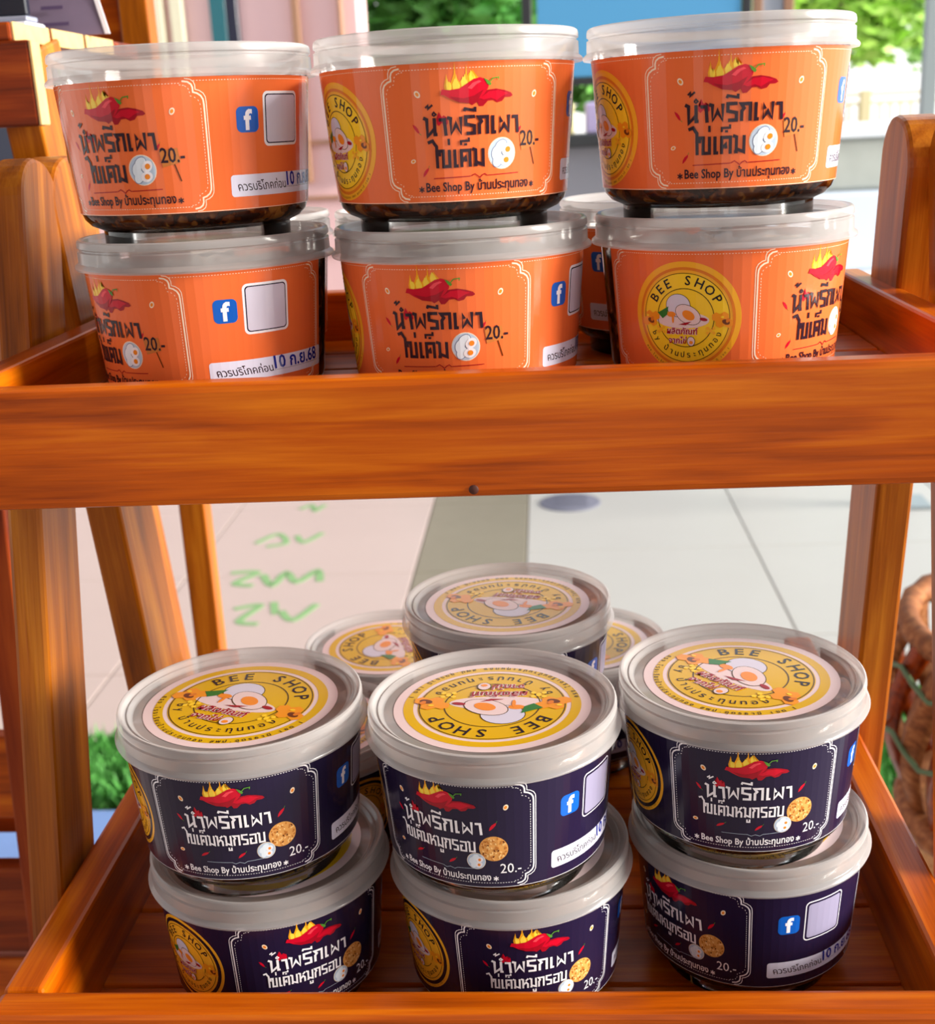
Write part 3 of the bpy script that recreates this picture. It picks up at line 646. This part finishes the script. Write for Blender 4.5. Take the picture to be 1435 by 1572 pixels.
# flat green strokes lying on the floor tiles
GP = mat('green_floor_mark', srgb(128, 168, 112), .7, var=.1, vscale=30)
def draw_mark(pts, wd, i, lab):
    A = Art(); cx = sum(p[0] for q in pts for p in q)/sum(len(q) for q in pts); cy = sum(p[1] for q in pts for p in q)/sum(len(q) for q in pts)
    V = []; F = []
    for q in pts:   # rounded strokes
        c = []
        P_ = [q[0]]+q+[q[-1]]
        for k in range(1, len(P_)-2):
            for u in (0, .2, .4, .6, .8):
                c.append(tuple(.5*(2*P_[k][d]+(P_[k+1][d]-P_[k-1][d])*u+(2*P_[k-1][d]-5*P_[k][d]+4*P_[k+1][d]-P_[k+2][d])*u*u+(3*P_[k][d]-P_[k-1][d]-3*P_[k+1][d]+P_[k+2][d])*u**3)-(cx, cy)[d] for d in (0, 1)))
        c.append((q[-1][0]-cx, q[-1][1]-cy)); A.stroke(c, wd*.8, 'green', 0)
    for vs, fs, _, _ in A.items:
        n = len(V); V += [(x, y, .0012) for x, y in vs]; F += [tuple(n+k for k in f) for f in fs]
    me = bpy.data.meshes.new('floor_mark'); me.from_pydata(V, [], F)
    bm = bmesh.new(); bm.from_mesh(me)
    for f in bm.faces:
        f.normal_update()
        if f.normal.z < 0: f.normal_flip()
    bmesh.ops.solidify(bm, geom=bm.faces[:], thickness=.001)
    bm.to_mesh(me); bm.free(); o = link('green_mark', me, GP, None, (cx, cy, FZ)); tag(o, lab, 'painted mark', 'green flat marks on the floor'); return o
draw_mark([[(-.838, 3.30), (-.79, 3.38), (-.75, 3.30), (-.80, 3.27)], [(-.73, 3.36), (-.70, 3.30), (-.66, 3.38)]], .022, 0, 'faint green scrawl on the floor, second from the far end')
draw_mark([[(-.85, 3.06), (-.78, 3.06), (-.82, 2.98), (-.77, 2.96)], [(-.76, 3.04), (-.72, 2.96), (-.70, 3.05), (-.66, 2.98), (-.62, 3.06), (-.60, 2.98)]], .026, 1, 'widest green scrawl, in the middle of the marks')
draw_mark([[(-.78, 2.80), (-.72, 2.82), (-.75, 2.72), (-.70, 2.70)], [(-.66, 2.78), (-.62, 2.72), (-.58, 2.82)], [(-.69, 2.84), (-.67, 2.76)]], .024, 2, 'nearest green scrawl, just above the left lids')
draw_mark([[(-.77, 3.62), (-.74, 3.66), (-.72, 3.60), (-.70, 3.66)]], .02, 3, 'small green scrawl at the far end of the marks')

# grass strips
def grass(name, x0, x1, y0, y1, n, lab):
    V = []; F = []; rnd = random.Random(int(abs(x0)*100))
    for i in range(n):
        x = rnd.uniform(x0, x1); y = rnd.uniform(y0, y1); a = rnd.uniform(0, 6.28); h = rnd.uniform(.02, .06); wd = .006
        dx, dy = math.cos(a)*wd, math.sin(a)*wd; lx, ly = rnd.uniform(-.03, .03), rnd.uniform(-.03, .03)
        k = len(V); V += [(x-dx, y-dy, FZ), (x+dx, y+dy, FZ), (x+lx, y+ly, FZ+h), (x+lx*.5+dx*.6, y+ly*.5+dy*.6, FZ+h*.6)]; F += [(k, k+1, k+3, k+2)]
    me = bpy.data.meshes.new(name); me.from_pydata(V, [], F)
    o = link(name, me, mat('grass_green', srgb(86, 160, 70), .6, var=.45, vscale=40)); tag(o, lab, 'grass', kind='stuff')
grass('grass', -1.35, -.62, 1.87, 2.08, 9000, 'green grass tufts on the floor behind the left side of the shelf')
grass('grass', .50, 1.25, 1.55, 2.22, 12000, 'green grass tufts on the floor beside the basket')
sheet = box('cloth_sheet', (-1.0, 1.55, FZ+.001), (-.62, 1.84, FZ+.02), mat('pale_blue_cloth', srgb(112, 142, 196), .7, var=.12, vscale=8, bump=.4, bscale=20), None, .006)
tag(sheet, 'pale blue cloth sheet spread low on the floor at lower left', 'cloth')

# basket
bk = empty('basket', (.520, 1.16, FZ), 'tall woven brown basket with a rope-coiled foot beyond the right side of the shelf', 'basket')
RATTAN = wood('rattan', srgb(84, 44, 22), srgb(140, 84, 46), srgb(184, 126, 78), rough=.6, gscale=1.5, coat=0)
ROPE = wood('rope', srgb(140, 96, 56), srgb(196, 148, 98), srgb(226, 186, 138), rough=.8, gscale=3, coat=0)
def coil(name, r, z, th, m, parent, n=48, tw=.002):
    V = []; F = []; k = 8
    for i in range(n):
        a = 2*PI*i/n
        for j in range(k):
            t = 2*PI*j/k; q = 1+.12*math.sin(a*24+j); rr = r+th*q*math.cos(t); V.append((rr*math.cos(a), rr*math.sin(a), z+th*q*math.sin(t)+tw*math.sin(a*12)))
    for i in range(n):
        for j in range(k): F.append((i*k+j, ((i+1) % n)*k+j, ((i+1) % n)*k+(j+1) % k, i*k+(j+1) % k))
    me = bpy.data.meshes.new(name); me.from_pydata(V, [], F)
    for p in me.polygons: p.use_smooth = True
    return link(name, me, m, parent)
for i in range(17): coil('rope_coil', .100+.042*i/16, .014+.0235*i, .013, ROPE, bk)
def brad(t): return .150+.034*math.sin(t*PI*.80)
for i in range(22):
    a0 = 2*PI*i/22; V = []; F = []; n = 9
    for k in range(n):
        t = k/(n-1); rr = brad(t); z = .40+.20*t; aa = a0+.45*t
        for da, dr in ((-.115, 0), (0, .010), (.115, 0), (0, -.004)): V.append(((rr+dr)*math.cos(aa+da), (rr+dr)*math.sin(aa+da), z))
    for k in range(n-1):
        for q in range(4): F.append((k*4+q, k*4+(q+1) % 4, k*4+4+(q+1) % 4, k*4+4+q))
    me = bpy.data.meshes.new('cane_strip'); me.from_pydata(V, [], F)
    for p in me.polygons: p.use_smooth = True
    link('cane_strip', me, RATTAN if i % 2 else WOOD_D, bk)
coil('lower_hoop', .158, .40, .016, RATTAN, bk, tw=0); coil('rim', brad(1), .605, .012, RATTAN, bk, tw=0)
tg = mat('tie_green', srgb(84, 110, 74), .6)
for z, rr in ((.50, brad(.5)+.012), (.57, brad(.85)+.010)): coil('green_tie', rr, z, .0028, tg, bk, tw=.008)

# ------------------------------------------------------------------ background
bl = empty('building', (-2.0, 5.4, FZ), 'pale pink building wall with dark window frames far behind the left tubs', 'building'); RB = (-2.0, 5.4, FZ)
PINK = mat('pink_wall', srgb(236, 196, 196), .7, var=.04, vscale=2)
box('wall', (-5.5, 5.3, FZ), (-.72, 5.6, 3.2), PINK, bl, 0, RB)
DK = mat('dark_window', srgb(36, 40, 60), .3); TR = mat('teal_pane', srgb(50, 110, 120), .2); CR = mat('cream_trim', srgb(232, 226, 196), .6); OT = mat('tan_post', srgb(168, 124, 96), .6)
for x0, x1, m, nm in ((-1.56, -1.49, CR, 'trim_strip'), (-1.30, -1.235, TR, 'pane'), (-1.235, -1.19, DK, 'window_post'), (-.975, -.945, OT, 'pillar_strip'), (-1.46, -1.41, CR, 'trim_strip'), (-.79, -.775, OT, 'pillar_strip'), (-2.3, -1.8, DK, 'window')):
    box(nm, (x0, 5.26, FZ+.9), (x1, 5.31, 2.2), m, bl, .003, RB)
for k in range(5): box('panel_line', (-1.19, 5.285, -.05-.22*k), (-.72, 5.301, -.035-.22*k), OT, bl, .001, RB)
bn = empty('banner', (.3, 4, .11), 'large plain blue banner hanging behind the right tubs', 'banner'); RN = (.3, 4, .11)
box('panel', (-.005, 3.99, .118), (.595, 4.01, 1.0), mat('banner_blue', srgb(84, 162, 214), .6), bn, .002, RN)
DG = mat('dark_frame', srgb(44, 46, 52), .5)
box('frame_bar', (-.045, 3.985, .095), (.60, 4.02, .117), DG, bn, .002, RN)
box('frame_post', (-.050, 3.985, FZ), (-.02, 4.02, 1.0), DG, bn, .002, RN); box('frame_post', (.60, 3.985, FZ), (.625, 4.02, 1.0), DG, bn, .002, RN)
gp = empty('window_frame', (.70, 4.2, FZ), 'grey framed glass panel standing right of the blue banner', 'frame'); RG = (.70, 4.2, FZ)
box('jamb', (.665, 4.19, FZ), (.69, 4.23, 1.0), OT, gp, .002, RG); box('jamb', (.755, 4.19, FZ), (.785, 4.23, 1.0), OT, gp, .002, RG)
box('panel', (.69, 4.20, FZ+.8), (.755, 4.21, 1.0), mat('grey_pane', srgb(176, 180, 190), .25), gp, 0, RG)
tbl = empty('counter', (.12, 4.5, FZ), 'low dark counter with pale goods behind the gap between tubs', 'table'); RT = (.12, 4.5, FZ)
box('counter_top', (-.4, 4.3, -.09), (.55, 4.7, -.05), mat('counter_dark', srgb(60, 62, 64), .5), tbl, .003, RT)
box('counter_front', (-.38, 4.34, FZ), (.53, 4.66, -.09), mat('counter_grey', srgb(150, 150, 160), .6), tbl, .003, RT)
for i, c in enumerate(((230, 200, 220), (240, 226, 160), (210, 190, 230))):
    g = box('pale_box', (-.25+.2*i, 4.4, -.05), (-.09+.2*i, 4.55, .05), mat('goods_%s' % 'abc'[i], srgb(*c), .6), None, .006)
    tag(g, ['pinkish box on the dark counter, left of the yellow one', 'pale yellow box in the middle of the dark counter', 'lilac box at the right on the dark counter'][i], 'box', 'boxes on the counter')

# trees: trunk plus a crown of leaf cards
LEAF = {}
def tree(x, y, z0, crown, n, rgb, lab, ls=.12):
    r = empty('tree', (x, y, FZ), lab, 'tree', 'trees beyond the floor')
    if rgb not in LEAF: LEAF[rgb] = mat('leaves', srgb(*rgb), .5, .4, var=.5, vscale=6)
    tr = lathe('trunk', [(.11, 0), (.08, .9), (.06, z0-FZ+.3)], 12); link('trunk', tr, mat('bark', srgb(96, 78, 60), .9, var=.3, vscale=20), r)
    V = []; F = []; rnd = random.Random(int(x*100+y*10+7)); 
    blobs = [(rnd.uniform(-1, 1)*crown[0], rnd.uniform(-1, 1)*crown[1], z0-FZ+rnd.uniform(0, 1)*crown[2], rnd.uniform(.25, .5)) for _ in range(16)]
    for i in range(n):
        b = rnd.choice(blobs); d = Vector((rnd.gauss(0, 1), rnd.gauss(0, 1), rnd.gauss(0, 1))).normalized()*b[3]*rnd.uniform(.5, 1); p = Vector(b[:3])+d
        u = Vector((rnd.gauss(0, 1), rnd.gauss(0, 1), rnd.gauss(0, .5))).normalized(); v = u.cross(Vector((rnd.gauss(0, 1), rnd.gauss(0, 1), rnd.gauss(0, 1)))).normalized()
        s = ls*rnd.uniform(.6, 1.2); k = len(V); V += [tuple(p-u*s), tuple(p+v*s*.4), tuple(p+u*s), tuple(p-v*s*.4)]; F.append((k, k+1, k+2, k+3))
    me = bpy.data.meshes.new('foliage'); me.from_pydata(V, [], F); f = link('foliage', me, LEAF[rgb], r); f['kind'] = 'stuff'
tree(-.75, 8.2, .2, (.55, .5, 1.6), 5200, (84, 150, 62), 'dark green leafy tree above the middle tubs, left part')
tree(.55, 10.6, .1, (.7, .5, 1.9), 5200, (100, 160, 70), 'mid green leafy tree above the middle tubs, right part')
tree(3.1, 14, .72, (1.2, .5, 1.8), 3800, (170, 214, 90), 'bright yellow-green tree at the upper right')
tree(5.2, 17.2, .5, (.8, .5, 1.8), 4600, (156, 206, 104), 'pale green tree behind the grey column at the right edge')
# fence
fe = empty('fence', (3.2, 11, FZ), 'low beige metal fence with upright bars at the upper right', 'fence'); RF = (3.2, 11, FZ)
BG = mat('fence_beige', srgb(226, 206, 160), .5)
for z in (.08, .01): box('rail', (1.9, 10.98, z-.015), (5.6, 11.02, z+.010), BG, fe, .001, RF)
box('rail', (1.9, 10.98, -.30), (5.6, 11.02, -.275), BG, fe, .001, RF)
bme = None
for i in range(44):
    x = 1.95+.083*i
    if bme is None: b0 = box('bar', (x-.010, 10.99, -.42), (x+.010, 11.01, .01), BG, fe, .001, RF); bme = b0.data; b0l = b0.location.copy()
    else: link('bar', bme, None, fe, b0l+Vector((.083*i, 0, 0)))
for x in (2.66, 3.9, 5.4): box('fence_post', (x-.04, 10.96, FZ), (x+.04, 11.04, .11), BG, fe, .002, RF)
co = empty('grey_post', (.99, 3.5, FZ), 'slim grey metal post at the upper right edge', 'post'); 
beam('shaft', (.012, 0, 0), (.022, 0, 2.6), .034, .034, mat('post_grey', srgb(160, 172, 176), .5), co, upv=(0, 1, 0)); box('foot_plate', (-.05, -.06, 0), (.08, .06, .01), mat('plate_grey', srgb(140, 150, 154), .5), co)
# pavement slab and planter block at the right
road = box('pavement', (1.5, 7.6, FZ-.012), (9, 10.6, FZ+.02), mat('pale_pavement', srgb(226, 228, 228), .7, var=.03, vscale=2), None, .01); tag(road, 'pale pavement slab on the ground below the fence at the right', 'pavement')
pl = empty('planter_block', (2.9, 9.2, FZ+.02), 'long grey stone block with white coping behind the right tubs', 'planter'); RP = (2.9, 9.2, FZ+.02)
box('pale_plinth', (1.1, 8.75, FZ+.02), (5.3, 9.65, -.56), mat('plinth_pale', srgb(206, 214, 226), .6), pl, .02, RP)
box('block', (1.2, 8.9, -.56), (5.2, 9.5, -.21), mat('stone_grey', srgb(176, 178, 168), .8, var=.12, vscale=8), pl, .03, RP)
box('coping', (1.14, 8.84, -.21), (5.26, 9.56, -.12), mat('coping_white', srgb(234, 236, 238), .6), pl, .01, RP)

# ------------------------------------------------------------------ unseen wall added behind the camera, gaps left for bright streaks in label reflections
PW = mat('streak_wall', srgb(150, 120, 104), .8)
for i, (x0, x1) in enumerate(((-3.6, -1.3), (-.8, -.15), (.28, .42), (.95, 3.6))):
    o = box('added_wall_back', (x0, -2.2, FZ), (x1, -2.0, 1.7), PW, None, .01); o['kind'] = 'structure'
o = box('added_ceiling', (-3.6, -2.2, 1.7), (1.3, 3.0, 1.78), mat('shading_ceiling', srgb(200, 190, 178), .8), None, .01); o['kind'] = 'structure'  # unseen roof added to cut sky light, right edge kept short for the sun
